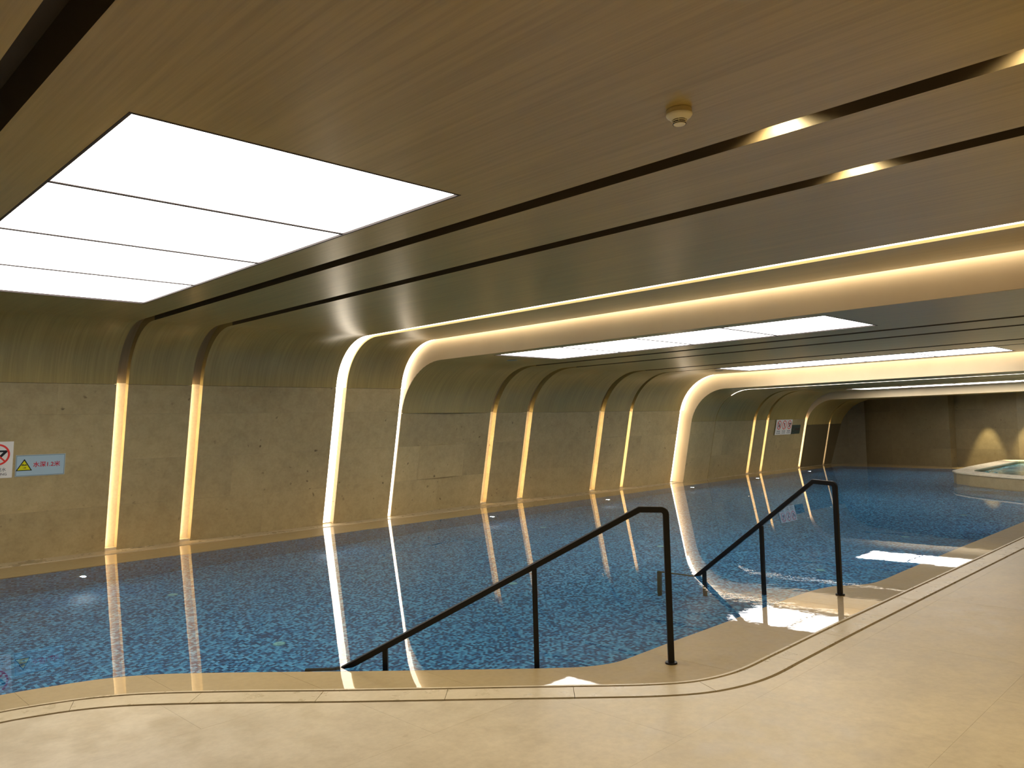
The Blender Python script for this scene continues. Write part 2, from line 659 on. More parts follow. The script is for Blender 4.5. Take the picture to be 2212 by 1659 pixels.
def bay(sec, xa, xb, hole):
    d = SEC[sec]
    J = d['J']
    # stone courses on the leaning wall
    rows = [0.0]
    while rows[-1] + 0.62 < J - 0.15:
        rows.append(rows[-1] + 0.60)
    rows.append(J)
    if rows[-1] - rows[-2] < 0.25:
        rows.pop(-2)
    W = xb - xa
    for r in range(len(rows) - 1):
        za, zb = rows[r], rows[r + 1] - (0.0012 if r < len(rows) - 2 else 0.004)
        nc = max(1, round(W / 1.15))
        cuts = [xa + W * i / nc for i in range(nc + 1)]
        if r % 2 and nc > 1:
            cuts = [xa] + [xa + W * (i + 0.5) / nc for i in range(nc)] + [xb]
        for a, b in zip(cuts, cuts[1:]):
            if b - a < 0.05:
                continue
            pr = random.uniform(0, 0.0006)
            path = [('w', za), ('w', zb)]
            aa, bb = a + (0.0004 if a > xa else 0), b - (0.0004 if b < xb else 0)
            ribbon('stone_panel', sec, aa, bb, path, -pr, TH, random.choice(M['wall'] if sec < 4 else M['wallshade']), wall_back, smooth=False)
    # wood veneer bend and flat ceiling
    off_top, cz, R = arc_params(sec)
    ribbon('curved_wood_panel', sec, xa, xb, curve_path(sec, J), 0.0, TH, M['wood'], ceiling)
    ya = yb(sec, xa) - off_top
    yb_ = yb(sec, xb) - off_top
    # flat part starts where the bend ends; the sloping joint is hidden in a common line
    ymin = min(ya, yb_) - 0.02
    v = [(xa, ya, d['H']), (xb, yb_, d['H']), (xb, ymin, d['H']), (xa, ymin, d['H'])]
    v += [(x, y, z + TH) for x, y, z in v]
    mesh_obj('ceiling_board', *hexa(v), M['wood'], ceiling)
    o = flat_cells('ceiling_board', xa, xb, YNEAR, ymin, OP[hole] if hole else None, d['H'], d['H'] + TC, [M['wood'], M['reveal']], ceiling)
    for p in o.data.polygons:
        if abs(p.normal.x) > 0.9 and ((abs(p.center.x - xa) < 1e-3 and xa not in (7.03, 8.16, 16.80)) or (abs(p.center.x - xb) < 1e-3 and xb not in (6.84, 8.06, 16.62))):
            p.material_index = 1


for b in BAYS:
    bay(*b)


def slot(sec, xa, xb, kind, depth=TH, wall_kind=None):
    """lining behind the slot between two bays"""
    d = SEC[sec]
    J = d['J']
    e = 0.03
    wall_mat = M['slotlight'] if kind == 'light' else M['lining']
    ceil_mat = M['slotlight'] if kind == 'light' else M['dark']
    off_top, cz, R = arc_params(sec)
    if kind == 'light':
        t = empty('light_slot', (xa, yb(sec, xa), 0))
        a = ribbon('wall_diffuser', sec, xa - e, xb + e, [('w', 0.0), ('w', J)], depth + 0.001, depth + 0.03, wall_mat, None, smooth=False)
        b = ribbon('ceiling_diffuser', sec, xa + 0.001, xb - 0.001, curve_path(sec, J), depth * 0.25, depth * 0.25 + 0.02, ceil_mat, None, to_y=YNEAR)
        adopt(a, t)
        adopt(b, t)
        return t
    ribbon('slot_lining', sec, xa - e, xb + e, [('w', 0.0), ('w', J)], depth + 0.001, depth + 0.03, wall_mat, wall_back, smooth=False)
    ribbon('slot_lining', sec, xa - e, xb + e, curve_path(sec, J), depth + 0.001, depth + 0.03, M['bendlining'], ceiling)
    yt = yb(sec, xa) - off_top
    box('slot_lining', xa - e, xb + e, YNEAR, yt + 0.01, d['H'] + TC + 0.001, d['H'] + TC + 0.02, M['slotshade'], ceiling)
    # little sill at the foot
    y0 = yb(sec, xa)
    box('slot_sill', xa + 0.001, xb - 0.001, y0 + 0.004, y0 + TH * 0.95, -0.02, 0.035, M['lining'], wall_back)
    # hidden strip on the left reveal
    L = 0.006
    v = []
    for x in (xa + 0.001, xa + L):
        for (u, dd) in ((0.04, 0.045), (0.04, 0.085), (J + 0.03, 0.085), (J + 0.03, 0.045)):
            o, z = profile_pt(sec, 'w', u, dd)
            v.append((x, yb(sec, x) - o, z))
    t = mesh_obj('wall_led_strip', *hexa(v), M['wallled'])
    return t


# wide plain slot at the upper left, no light
ribbon('slot_lining', 1, 0.68, 0.91, [('w', 0.0), ('w', SEC[1]['J'])], TH + 0.001, TH + 0.03, M['lining'], wall_back, smooth=False)
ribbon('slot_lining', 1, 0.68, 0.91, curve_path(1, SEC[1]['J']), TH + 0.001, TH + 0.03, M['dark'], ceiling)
box('slot_lining', 0.68, 0.91, YNEAR, 9.9, SEC[1]['H'] + TC + 0.001, SEC[1]['H'] + TC + 0.02, M['slotshade'], ceiling)

WL = [(1, 3.59, 3.735, 'warm light strip in the wall slot just right of the blue depth sign'),
      (1, 4.565, 4.715, 'warm light strip in the wall slot second from the blue depth sign'),
      (2, 10.44, 10.60, 'warm wall slot strip, first one right of the tall curved bright slot with the pale ceiling band'),
      (2, 11.47, 11.63, 'warm wall slot strip, second one right of the near pale ceiling band'),
      (2, 13.66, 13.83, 'warm wall slot strip above the near handrail bend, left one of its pair'),
      (2, 14.70, 14.80, 'thin warm wall slot strip nearest left of the far broad white light slot'),
      (3, 20.16, 20.30, 'warm wall slot strip, second to the left of the distant white prohibition sign'),
      (3, 20.93, 21.05, 'warm wall slot strip directly left of the distant white prohibition sign'),
      (3, 23.28, 23.40, 'warm wall slot strip directly right of the distant small dark sign'),
      (4, 24.93, 25.02, 'last warm wall slot strip before the dark far corner')]
for sec, a, b, lab in WL:
    o = slot(sec, a, b, 'wall')
    tag(o, lab, 'light strip', 'warm strips in the wall slots')
t = slot(1, 6.84, 7.03, 'light')
tag(t, 'broad white light slot bending from wall to thin ceiling line', 'light strip', 'white light slots')
t = slot(1, 8.06, 8.16, 'light', 0.07)
tag(t, 'white light slot tapering down the wall beside the wide pale ceiling band', 'light strip', 'white light slots')
t = slot(2, 16.62, 16.80, 'light')
tag(t, 'distant white light slot bending beside the second pale ceiling band', 'light strip', 'white light slots')


def riser(secA, secB, x, thick, mat, name='ceiling_riser'):
    """vertical face between the higher section A and the lower section B at plane X=x"""
    pa, pb = [], []
    n = 16
    zt = SEC[secB]['H']
    for i in range(n + 1):
        k = i / n
        o, z = profile_pt(secA, 'a', k, TH * 0.9)
        pa.append((yb(secA, x) - o, z))
        o, z = profile_pt(secB, 'a', k, 0.0)
        pb.append((yb(secB, x) - o, z))
    pa.append((YNEAR, SEC[secA]['H'] + TH * 0.9))
    pb.append((YNEAR, SEC[secB]['H']))
    o, z = profile_pt(secA, 'w', 0.0, TH * 0.9)
    pa.insert(0, (yb(secA, x) - o, z))
    o, z = profile_pt(secB, 'w', 0.0, 0)
    pb.insert(0, (yb(secB, x) - o, z))
    m = len(pa)
    v = [(x, y, z) for y, z in pa] + [(x, y, z) for y, z in pb] + [(x + thick, y, z) for y, z in pa] + [(x + thick, y, z) for y, z in pb]
    f = []
    for i in range(m - 1):
        f += [(i, i + 1, m + i + 1, m + i), (2 * m + i, 3 * m + i, 3 * m + i + 1, 2 * m + i + 1),
              (i, 2 * m + i, 2 * m + i + 1, i + 1), (m + i, m + i + 1, 3 * m + i + 1, 3 * m + i)]
    f += [(0, m, 3 * m, 2 * m), (m - 1, 3 * m - 1 - 0, 4 * m - 1, 2 * m - 1)]
    return mesh_obj(name, v, f, mat, ceiling)


riser(1, 2, 8.158, 0.012, M['riser'])
riser(2, 3, 16.795, 0.012, M['riser'])
riser(3, 4, 23.385, 0.012, M['riser'])
# thin dark shadow-gap trim under each riser
for x, sec in ((8.162, 2), (16.80, 3), (23.39, 4)):
    pass
# thin light line in section 3 ceiling (between its first two bays)
off_top, cz, R = arc_params(3)
t = ribbon('thin_light_slot', 3, 18.036, 18.054, [('a', 0.62), ('a', 0.75), ('a', 0.88), ('a', 1.0)], -0.003, 0.004, M['slotlight'], None, to_y=YNEAR)
tag(t, 'hair-thin light line across the distant ceiling, just beyond the second pale band', 'light strip')
ribbon('slot_lining', 3, 18.02, 18.07, [('w', 0.0), ('w', SEC[3]['J'])], 0.012, 0.04, M['wall'][0], wall_back, smooth=False)
ribbon('slot_lining', 3, 18.02, 18.07, curve_path(3, SEC[3]['J']), 0.025, 0.04, M['wood'], ceiling, to_y=YNEAR)


# ------------------------------------------------------------------ luminous ceiling panels
def light_panel(key, H, label):
    x0, x1, y0, y1 = OP[key]
    t = empty('ceiling_light_panel', ((x0 + x1) / 2, (y0 + y1) / 2, H))
    g = 0.016
    adopt(box('backing', x0, x1, y0, y1, H + 0.045, H + 0.055, M['frame']), t)
    n = 4
    dy = (y1 - y0 - 2 * g) / n
    for i in range(n):
        a = y0 + g + i * dy
        adopt(box('diffuser', x0 + g, x1 - g, a + 0.012, a + dy - 0.012, H + 0.012, H + 0.03, M['panel']), t)
    for (fx0, fx1, fy0, fy1) in ((x0, x0 + g, y0, y1), (x1 - g, x1, y0, y1), (x0 + g, x1 - g, y0, y0 + g), (x0 + g, x1 - g, y1 - g, y1)):
        adopt(box('frame', fx0 + 0.0005, fx1 - 0.0005, fy0 + 0.0005, fy1 - 0.0005, H - 0.002, H + 0.044, M['frame']), t)
    for i in range(1, n):
        a = y0 + g + i * dy
        adopt(box('divider', x0, x1, a - 0.014, a + 0.014, H + 0.006, H + 0.04, M['frame']), t)
    tag(t, label, 'light', 'luminous ceiling panels')


light_panel('p1', 2.93, 'huge white luminous ceiling panel of four fields at the upper left')
light_panel('p2', 2.605, 'white luminous ceiling panel just beyond the wide pale ceiling band')
light_panel('p3', 2.605, 'narrow-looking white luminous ceiling panel right above the second pale band')
light_panel('p4', 2.265, 'farthest luminous ceiling panel, a thin white sliver over the pool end')


# ------------------------------------------------------------------ downlights in the ceiling slots
def lamp(kind, loc, power, color, **kw):
    d = bpy.data.lights.new('bulb', kind)
    d.energy = power
    d.color = color
    for k, v in kw.items():
        setattr(d, k, v)
    o = bpy.data.objects.new('bulb', d)
    o.location = loc
    COL.objects.link(o)
    return o


WARM = (1.0, 0.85, 0.48)
DL = [(3.66, 1.76, 2.93, 'recessed downlight in the nearest ceiling slot, right of the smoke detector'),
      (3.66, 0.62, 2.93, 'recessed downlight in the nearest ceiling slot at the upper right corner'),
      (3.66, -0.5, 2.93, 'recessed downlight in the near ceiling slot over the deck, outside the view'),
      (4.64, 1.76, 2.93, 'recessed downlight in the second ceiling slot from the smoke detector'),
      (4.64, -0.2, 2.93, 'recessed downlight in the second ceiling slot over the deck, outside the view')]
dl0 = None
for x, y, H, lab in DL:
    bm = bmesh.new()
    t = empty('downlight', (x, y, H + 0.13))
    bm_obj('housing', lathe([(0.03, 0.0), (0.046, 0.0), (0.046, 0.069), (0.0, 0.069)], 20), M['black'], t)
    bmesh.ops.create_cone(bm, cap_ends=False, segments=24, radius1=0.045, radius2=0.03, depth=0.022, matrix=Matrix.Translation((0, 0, -0.011)))
    r = bm_obj('reflector', bm, M['steel'], t, True)
    bm = bmesh.new()
    bmesh.ops.create_circle(bm, cap_ends=True, segments=24, radius=0.03, matrix=Matrix.Translation((0, 0, -0.004)))
    bm_obj('lens', bm, M['lens'], t)
    b = lamp('SPOT', (0, 0, -0.028), P_DOWN, WARM, spot_size=math.radians(150), spot_blend=0.6, shadow_soft_size=0.03)
    b.parent = t
    tag(t, lab, 'downlight', 'downlights in the ceiling slots')

# downlights over the deck (this room lights its deck from the ceiling above and behind the viewpoint)
for x, y, z in ((0.3, -1.2, 2.93), (2.2, -1.2, 2.93), (6.0, -0.6, 2.93), (4.15, -1.4, 2.93), (9.5, -0.2, 2.6), (12.8, 0.4, 2.6),
                (-1.6, 0.5, 2.93), (-1.6, 3.0, 2.93), (1.9, 0.9, 2.93)):
    t = empty('deck_downlight', (x, y, z))
    bm = bmesh.new()
    bmesh.ops.create_cone(bm, cap_ends=True, segments=24, radius1=0.05, radius2=0.05, depth=0.01, matrix=Matrix.Translation((0, 0, -0.005)))
    bm_obj('housing', bm, M['steel'], t)
    b = lamp('SPOT', (0, 0, -0.02), P_DECK, (1.0, 0.845, 0.61), spot_size=math.radians(125), spot_blend=0.8, shadow_soft_size=0.04)
    b.parent = t
    tag(t, 'small round ceiling downlight above the deck, outside the view', 'downlight', 'downlights above the deck, outside the view')

# ------------------------------------------------------------------ plan curves
SL1 = catmull([(-5, 5.3), (0.3, 5.27), (1.11, 5.18), (1.33, 5.12), (1.54, 5.03), (1.77, 4.87), (2.13, 4.51), (2.59, 4.0), (3.25, 3.30),
               (3.52, 3.01), (3.80, 2.72), (4.02, 2.56), (4.31, 2.48), (4.73, 2.475), (5.8, 2.48), (8.47, 2.46), (11.2, 2.44), (16.4, 2.44)])
WLINE = catmull([(-5, 5.60), (0.4, 5.58), (1.18, 5.51), (1.41, 5.46), (1.70, 5.36), (1.92, 5.22), (2.16, 4.99), (2.63, 4.47), (2.88, 4.19),
                 (3.48, 3.54), (3.64, 3.37), (3.82, 3.21), (4.0, 3.13), (4.26, 3.12), (4.64, 3.12), (5.22, 3.11), (5.93, 3.11), (6.70, 3.09),
                 (7.02, 3.02), (7.20, 2.88), (7.40, 2.80), (8.01, 2.79), (9.59, 2.79), (12.62, 2.76), (17.2, 2.76)])
FARW = [(24.5, 10.12), (21.9, 10.25), (15.5, 10.28), (12.4, 10.2), (9.0, 10.14), (6.1, 10.08), (3.2, 10.06), (-5, 10.06)]
ENDW = [(17.2, 2.76), (17.6, 3.83), (18.0, 4.39), (18.5, 4.96), (18.84, 5.29), (19.3, 5.5), (20.9, 5.62), (23.9, 5.65), (24.0, 7.2)]
POOL = WLINE + ENDW[1:] + FARW

# ------------------------------------------------------------------ pool basin
basin = struct(empty('pool_basin'))
ZF = -1.15
prism('basin_floor', POOL, ZF - 0.05, ZF, M['mosaic'], basin)
n = len(POOL)
for i in range(n):
    a, b = POOL[i], POOL[(i + 1) % n]
    if math.dist(a, b) < 1e-4:
        continue
    dx, dy = b[0] - a[0], b[1] - a[1]
    L = math.hypot(dx, dy)
    nx, ny = dy / L * 0.04, -dx / L * 0.04
    v = [(a[0], a[1], ZF), (b[0], b[1], ZF), (b[0] + nx, b[1] + ny, ZF), (a[0] + nx, a[1] + ny, ZF)]
    v += [(x, y, -0.012) for x, y, z in v]
    mesh_obj('basin_side', *hexa(v), M['mosaic_x'] if abs(dx) > abs(dy) else M['mosaic_y'], basin)
# entry steps between the two handrails
for k in range(5):
    d = 0.30 * (k + 1)
    box('step', 2.0, 6.95, 3.115 + 0.30 * k, 3.115 + d, ZF, -0.20 * (k + 1), M['mosaic'], basin)

# water surface
bm = bmesh.new()
vs = [bm.verts.new((x, y, 0.0)) for x, y in POOL]
f = bm.faces.new(vs)
bmesh.ops.triangulate(bm, faces=[f])
o = bm_obj('pool_water', bm, M['water'])
if o.data.polygons[0].normal.z < 0:
    o.data.flip_normals()
tag(o, 'clear blue pool water brimming over the mosaic basin, mirroring the light slots', 'water')

# ------------------------------------------------------------------ wet ledge, gutter slots, curb strip, deck
floor_ = struct(empty('floor'))
LIPW = 0.018
ledge_poly = WLINE + list(reversed(SL1))
xs = [-5, -3, -1, 0.6, 1.25, 1.9, 2.5, 3.1, 3.62, 4.3, 5.3, 6.3, 7.3, 8.4, 9.6, 10.8, 12, 13.2, 14.4, 15.6, 17.3]
cuts = list(zip(xs, xs[1:]))
for a, b in cuts:
    q = clip_rect(ledge_poly, a + 0.0007, b - 0.0007, 0, 8)
    if len(q) > 2 and area(q) > 0.003:
        prism('wet_ledge_slab', q, -0.05, -0.0005, M['ledge'], floor_)


def arclen(path):
    s_ = [0]
    for a, b in zip(path, path[1:]):
        s_.append(s_[-1] + math.dist(a, b))
    return s_


def strip_pieces(name, path, d0, d1, z0, z1, step, gap, mat, parent):
    A, B = offset(path, d0), offset(path, d1)
    s_ = arclen(path)

    def at(P, t):
        for i in range(len(s_) - 1):
            if t <= s_[i + 1] + 1e-9:
                k = (t - s_[i]) / max(1e-9, s_[i + 1] - s_[i])
                return (P[i][0] + (P[i + 1][0] - P[i][0]) * k, P[i][1] + (P[i + 1][1] - P[i][1]) * k)
        return P[-1]
    t = 0.0
    while t < s_[-1] - 0.02:
        e = min(t + step, s_[-1])
        ts = [t + gap / 2] + [x for x in s_ if t + gap / 2 + 1e-3 < x < e - gap / 2 - 1e-3] + [e - gap / 2]
        pa = [at(A, q) for q in ts]
        pb = [at(B, q) for q in ts]
        k = len(ts)
        v = [(*p, z1) for p in pa] + [(*p, z1) for p in pb] + [(*p, z0) for p in pa] + [(*p, z0) for p in pb]
        f = []
        for i in range(k - 1):
            f += [(i, i + 1, k + i + 1, k + i), (2 * k + i, 3 * k + i, 3 * k + i + 1, 2 * k + i + 1),
                  (i, 2 * k + i, 2 * k + i + 1, i + 1), (k + i, k + i + 1, 3 * k + i + 1, 3 * k + i)]
        f += [(0, k, 3 * k, 2 * k), (k - 1, 3 * k - 1, 4 * k - 1, 2 * k - 1)]
        mesh_obj(name, v, f, mat, parent)
        t = e


# right-hand side of travel (+X) is -Y: towards the viewer
strip_pieces('gutter_lip', SL1, 0.0, LIPW, -0.05, 0.004, 100, 0, M['strip'], floor_)
strip_pieces('curb_tile', SL1, LIPW + 0.020, 0.203, -0.05, 0.003, 0.72, 0.003, M['strip'], floor_)
SL2 = offset(SL1, 0.203 + 0.024)
under = [(x, y) for x, y in offset(SL1, 0.0)] + [(16.4, YNEAR), (-5, YNEAR)]
prism('gutter_bed', SL1 + [(16.4, YNEAR), (-5, YNEAR)], -0.17, -0.12, M['gap'], floor_)
deck_poly = SL2 + [(16.4, 2.2), (17.0, 2.75), (24.5, 2.75), (24.5, YNEAR), (-5, YNEAR)]
Y0 = YNEAR
DX, DY = 1.5, 0.95
j = 0
y = YNEAR
while y < 5.3:
    x = -5.0 - (0.75 if j % 2 else 0)
    while x < 24.5:
        q = clip_rect(deck_poly, x + 0.0004, x + DX - 0.0004, y + 0.0004, y + DY - 0.0004)
        if len(q) > 2 and area(q) > 0.002 and not (x > 14 and y < 0):
            prism('deck_slab', q, -0.05, 0.002 + random.uniform(-0.0001, 0.0001), M['deck'], floor_)
        x += DX
    y += DY
    j += 1
box('deck_bed', 14, 24.5, YNEAR, 0, -0.1, 0.0, M['deck'], floor_)

# far side: wet ledge, lip, slot, foot strip
FARS = 10.87
far_ledge = [(-5, FARS), (-5, 10.06)] + list(reversed(FARW))[1:] + [(24.5, FARS)]
for k in range(20):
    q = clip_rect(far_ledge, -5 + 1.5 * k + 0.001, -5 + 1.5 * (k + 1) - 0.001, 5, 13)
    if len(q) > 2 and area(q) > 0.003:
        prism('wet_ledge_slab', q, -0.05, -0.0005, M['ledge'], floor_)
for k in range(28):
    a = -5 + 1.1 * k
    if a > 25:
        break
    box('far_gutter_lip', a + 0.001, a + 1.099, FARS, FARS + 0.02, -0.05, 0.004, M['strip'], floor_)
    box('wall_foot_tile', a + 0.001, a + 1.099, FARS + 0.045, 11.75, -0.05, 0.0035, M['strip'], floor_)
box('far_gutter_bed', -5, 27, FARS, 11.9, -0.12, -0.06, M['gap'], floor_)
# end side ledge
prism('wet_ledge_slab', [(24.5, 10.12), (24.5, 11.0), (27, 11), (26.5, 6), (24.0, 5.6), (24.0, 7.2)], -0.05, -0.0006, M['ledge'], floor_)

# ------------------------------------------------------------------ end walls and unseen room shell
wall_end = struct(empty('wall_end'))
EW = [(25.3, 11.1), (26.0, 10.45), (26.15, 9.95), (24.86, 7.1), (25.05, 7.0), (24.35, 5.3), (24.3, YNEAR)]


def wall_run(parent, pts, z0, z1, rows, mats, wmax=1.2, th=0.1):
    for a, b in zip(pts, pts[1:]):
        L = math.dist(a, b)
        nc = max(1, round(L / wmax))
        nx, ny = (b[1] - a[1]) / L * th, -(b[0] - a[0]) / L * th
        for r in range(rows):
            zz0 = z0 + (z1 - z0) * r / rows
            zz1 = z0 + (z1 - z0) * (r + 1) / rows - 0.0008
            for i in range(nc):
                t0, t1 = i / nc, (i + 1) / nc
                p = (a[0] + (b[0] - a[0]) * t0, a[1] + (b[1] - a[1]) * t0)
                q = (a[0] + (b[0] - a[0]) * t1, a[1] + (b[1] - a[1]) * t1)
                v = [(*p, zz0), (*q, zz0), (q[0] - nx, q[1] - ny, zz0), (p[0] - nx, p[1] - ny, zz0)]
                v += [(x, y, zz1) for x, y, z in v]
                mesh_obj('stone_panel', *hexa(v), random.choice(mats), parent)


wall_run(wall_end, EW[:5], -0.04, 2.2, 4, M['wallshade'])
wall_run(wall_end, EW[4:], -0.04, 2.2, 4, M['wallshade'])
box('end_ceiling_board', 26.38, 27.6, 5, 12, 2.045, 2.145, M['wood'], ceiling)
struct(box('wall_left', -5.1, -5.0, YNEAR - 0.1, 12, -0.1, 3.2, M['wall'][0]))
struct(box('wall_near', -5.1, 24.5, YNEAR - 0.1, YNEAR, -0.1, 3.2, M['wall'][1]))

# ------------------------------------------------------------------ spa
OUT = [(17.2, 2.70), (17.6, 3.83), (18.0, 4.39), (18.5, 4.96), (18.95, 5.33), (19.35, 5.5), (20.9, 5.6), (24.2, 5.62), (24.2, 1.6), (17.0, 1.6)]
INN = [(17.62, 2.6), (18.0, 3.66), (18.35, 4.12), (18.85, 4.7), (19.3, 5.08), (19.6, 5.16), (21.0, 5.18), (23.8, 5.2), (23.8, 2.0), (17.5, 2.0)]
spa = empty('raised_spa', (20.5, 3.8, 0))
m_ = len(OUT)


def ring(name, A, B, z0, z1, mat):
    v = [(*p, z1) for p in A] + [(*p, z1) for p in B] + [(*p, z0) for p in A] + [(*p, z0) for p in B]
    f = []
    for i in range(m_):
        k = (i + 1) % m_
        f += [(i, k, m_ + k, m_ + i), (2 * m_ + i, 3 * m_ + i, 3 * m_ + k, 2 * m_ + k),
              (i, 2 * m_ + i, 2 * m_ + k, k), (m_ + i, m_ + k, 3 * m_ + k, 3 * m_ + i)]
    return adopt(mesh_obj(name, v, f, mat), spa)


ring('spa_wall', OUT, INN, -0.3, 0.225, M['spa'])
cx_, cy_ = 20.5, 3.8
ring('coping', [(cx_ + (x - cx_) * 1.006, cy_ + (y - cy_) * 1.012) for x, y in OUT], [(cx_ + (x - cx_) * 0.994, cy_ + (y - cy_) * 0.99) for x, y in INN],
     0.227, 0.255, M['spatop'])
sc_ = [(cx_ + (x - cx_) * 1.01, cy_ + (y - cy_) * 1.01) for x, y in INN]
bm = bmesh.new()
vs = [bm.verts.new((x, y, 0.0)) for x, y in sc_]
f = bm.faces.new(vs)
bmesh.ops.triangulate(bm, faces=[f])
bmesh.ops.subdivide_edges(bm, edges=bm.edges, cuts=14, use_grid_fill=True)
bmesh.ops.triangulate(bm, faces=bm.faces)
from mathutils import noise as mn
for v in bm.verts:
    v.co.z = 0.185 + 0.025 * mn.noise(Vector((v.co.x * 3, v.co.y * 3, 1))) + 0.02 * mn.noise(Vector((v.co.x * 9, v.co.y * 9, 4)))
for v in bm.verts:
    v.co.z = max(0.15, min(0.22, v.co.z))
sw = adopt(bm_obj('churning_water', bm, M['spawater'], None, True), spa)
adopt(box('spa_bottom', 17.6, 23.8, 2.0, 5.1, -0.3, -0.2, M['mosaic']), spa)
tag(spa, 'raised stone spa with a pale coping jutting into the pool at the far right', 'spa')

# ------------------------------------------------------------------ underwater lamps, inlets
bm = bmesh.new()
R90 = Matrix.Rotation(PI / 2, 4, 'X')
LABW = ['underwater lamp glowing on the far pool wall left of the first light slot reflection',
        'underwater lamp on the far pool wall at the broad white reflection',
        'underwater lamp on the far pool wall right of the thin white slot reflection',
        'underwater lamp on the far pool wall just above the near handrail bend',
        'underwater lamp on the far pool wall right of the distant white light slot',
        'underwater lamp on the far pool wall under the distant prohibition sign slots',
        'farthest underwater lamp on the far pool wall near the dark corner']


def uw_lamp(x, y, z, facing, label, group):
    t = empty('underwater_lamp', (x, y, z))
    s_ = facing
    bm = bmesh.new()
    bmesh.ops.create_cone(bm, cap_ends=True, segments=24, radius1=0.06, radius2=0.055, depth=0.02, matrix=R90)
    bm_obj('bezel', bm, M['bezel'], t)
    bm = bmesh.new()
    bmesh.ops.create_uvsphere(bm, u_segments=20, v_segments=8, radius=0.028)
    bmesh.ops.scale(bm, vec=(1, 0.35, 1), verts=bm.verts)
    bmesh.ops.translate(bm, vec=(0, s_ * 0.012, 0), verts=bm.verts)
    bm_obj('lens', bm, M['uwlens'], t, True)
    b = lamp('SPOT', (0, s_ * 0.06, 0), P_POOL, (0.66, 0.86, 1.0), spot_size=math.radians(165), spot_blend=0.9, shadow_soft_size=0.022)
    b.rotation_euler = (math.radians(-98 if s_ < 0 else 82), 0, 0) if False else (math.radians(-90 if s_ < 0 else 90) , 0, 0)
    b.parent = t
    tag(t, label, 'lamp', group)


def fary(x):
    P = list(reversed(FARW))
    for (x0, y0), (x1, y1) in zip(P, P[1:]):
        if x <= x1:
            return y0 + (y1 - y0) * (x - x0) / (x1 - x0)
    return 10.2


for x, lab in zip((2.96, 6.2, 9.55, 12.9, 16.2, 19.35, 22.4), LABW):
    uw_lamp(x, fary(x) - 0.012, -0.55, -1, lab, 'underwater lamps on the far pool wall')
for x in (7.9, 9.9, 13.0, 16.2):  # lamps added out of sight to brighten the basin
    uw_lamp(x, 2.80, -0.55, 1, 'added unseen underwater lamp on the near pool wall, lighting the basin floor', 'added unseen underwater lamps below the near ledge')
for x, y in ((-1.5, 5.62),):  # one more added lamp, for the left part of the basin
    uw_lamp(x, y, -1.07 if y < 5 else -0.55, 1, 'added unseen underwater lamp on the near pool side, lighting the basin floor', 'added unseen underwater lamps below the near ledge')

INL = [(3.4, 6.29, 'nearest pale round inlet on the pool floor, left of the near handrail'),
       (3.49, 8.78, 'pale round inlet on the pool floor between the two leftmost strip reflections'),
       (6.24, 6.29, 'pale round inlet on the pool floor above the middle of the near handrail'),
       (6.46, 8.80, 'pale round inlet on the pool floor right of the thin white reflection'),
       (9.1, 6.28, 'pale round inlet on the pool floor behind the near handrail top post'),
       (9.51, 8.84, 'pale round inlet on the pool floor beyond the near handrail, left of its bend'),
       (8.83, 3.94, 'pale round inlet on the pool floor right of the far handrail middle post'),
       (12.3, 8.88, 'pale round inlet on the pool floor right of the far white reflection'),
       (15.2, 8.9, 'pale round inlet on the pool floor left of the far handrail top'),
       (12.1, 6.28, 'pale round inlet on the pool floor between the two handrail tops'),
       (11.6, 3.95, 'pale round inlet on the pool floor above the ceiling panel reflection'),
       (14.3, 3.95, 'pale round inlet on the pool floor nearest the raised spa')]
for x, y, lab in INL:
    t = empty('floor_inlet', (x, y, ZF))
    bm = bmesh.new()
    bmesh.ops.create_cone(bm, cap_ends=True, segments=28, radius1=0.055, radius2=0.048, depth=0.02, matrix=Matrix.Translation((0, 0, 0.01)))
    bm_obj('cover', bm, M['inlet'], t)
    bm = bmesh.new()
    bmesh.ops.create_cone(bm, cap_ends=True, segments=20, radius1=0.018, radius2=0.016, depth=0.008, matrix=Matrix.Translation((0, 0, 0.024)))
    bm_obj('cap', bm, M['inlet'], t)
    tag(t, lab, 'inlet', 'inlets on the pool floor')


# ------------------------------------------------------------------ handrails
def tube_path(pts, w_, h_, bevel=True):
    """rectangular bar swept along points lying in a vertical plane; width across the plane w_, height h_ in the plane"""
    pts = [Vector(p) for p in pts]
    d = (pts[-1] - pts[0])
    d.z = 0
    d.normalize()
    side = Vector((-d.y, d.x, 0))
    bm = bmesh.new()
    rings = []
    for i, p in enumerate(pts):
        ta = (pts[i] - pts[i - 1]).normalized() if i else None
        tb = (pts[i + 1] - pts[i]).normalized() if i < len(pts) - 1 else None
        if ta is None:
            ta = tb
        if tb is None:
            tb = ta
        up_a, up_b = ta.cross(side), tb.cross(side)
        u = (up_a + up_b).normalized()
        k = 1 / max(0.5, u.dot(up_a))
        cs = []
        c = 0.004
        hw, hh = w_ / 2, h_ / 2
        for a, b in ((-hw + c, -hh), (hw - c, -hh), (hw, -hh + c), (hw, hh - c), (hw - c, hh), (-hw + c, hh), (-hw, hh - c), (-hw, -hh + c)):
            cs.append(bm.verts.new(p + side * a + u * (b * k)))
        rings.append(cs)
    for A, B in zip(rings, rings[1:]):
        for i in range(8):
            bm.faces.new([A[i], A[(i + 1) % 8], B[(i + 1) % 8], B[i]])
    bm.faces.new(rings[0][::-1])
    bm.faces.new(rings[-1])
    return bm


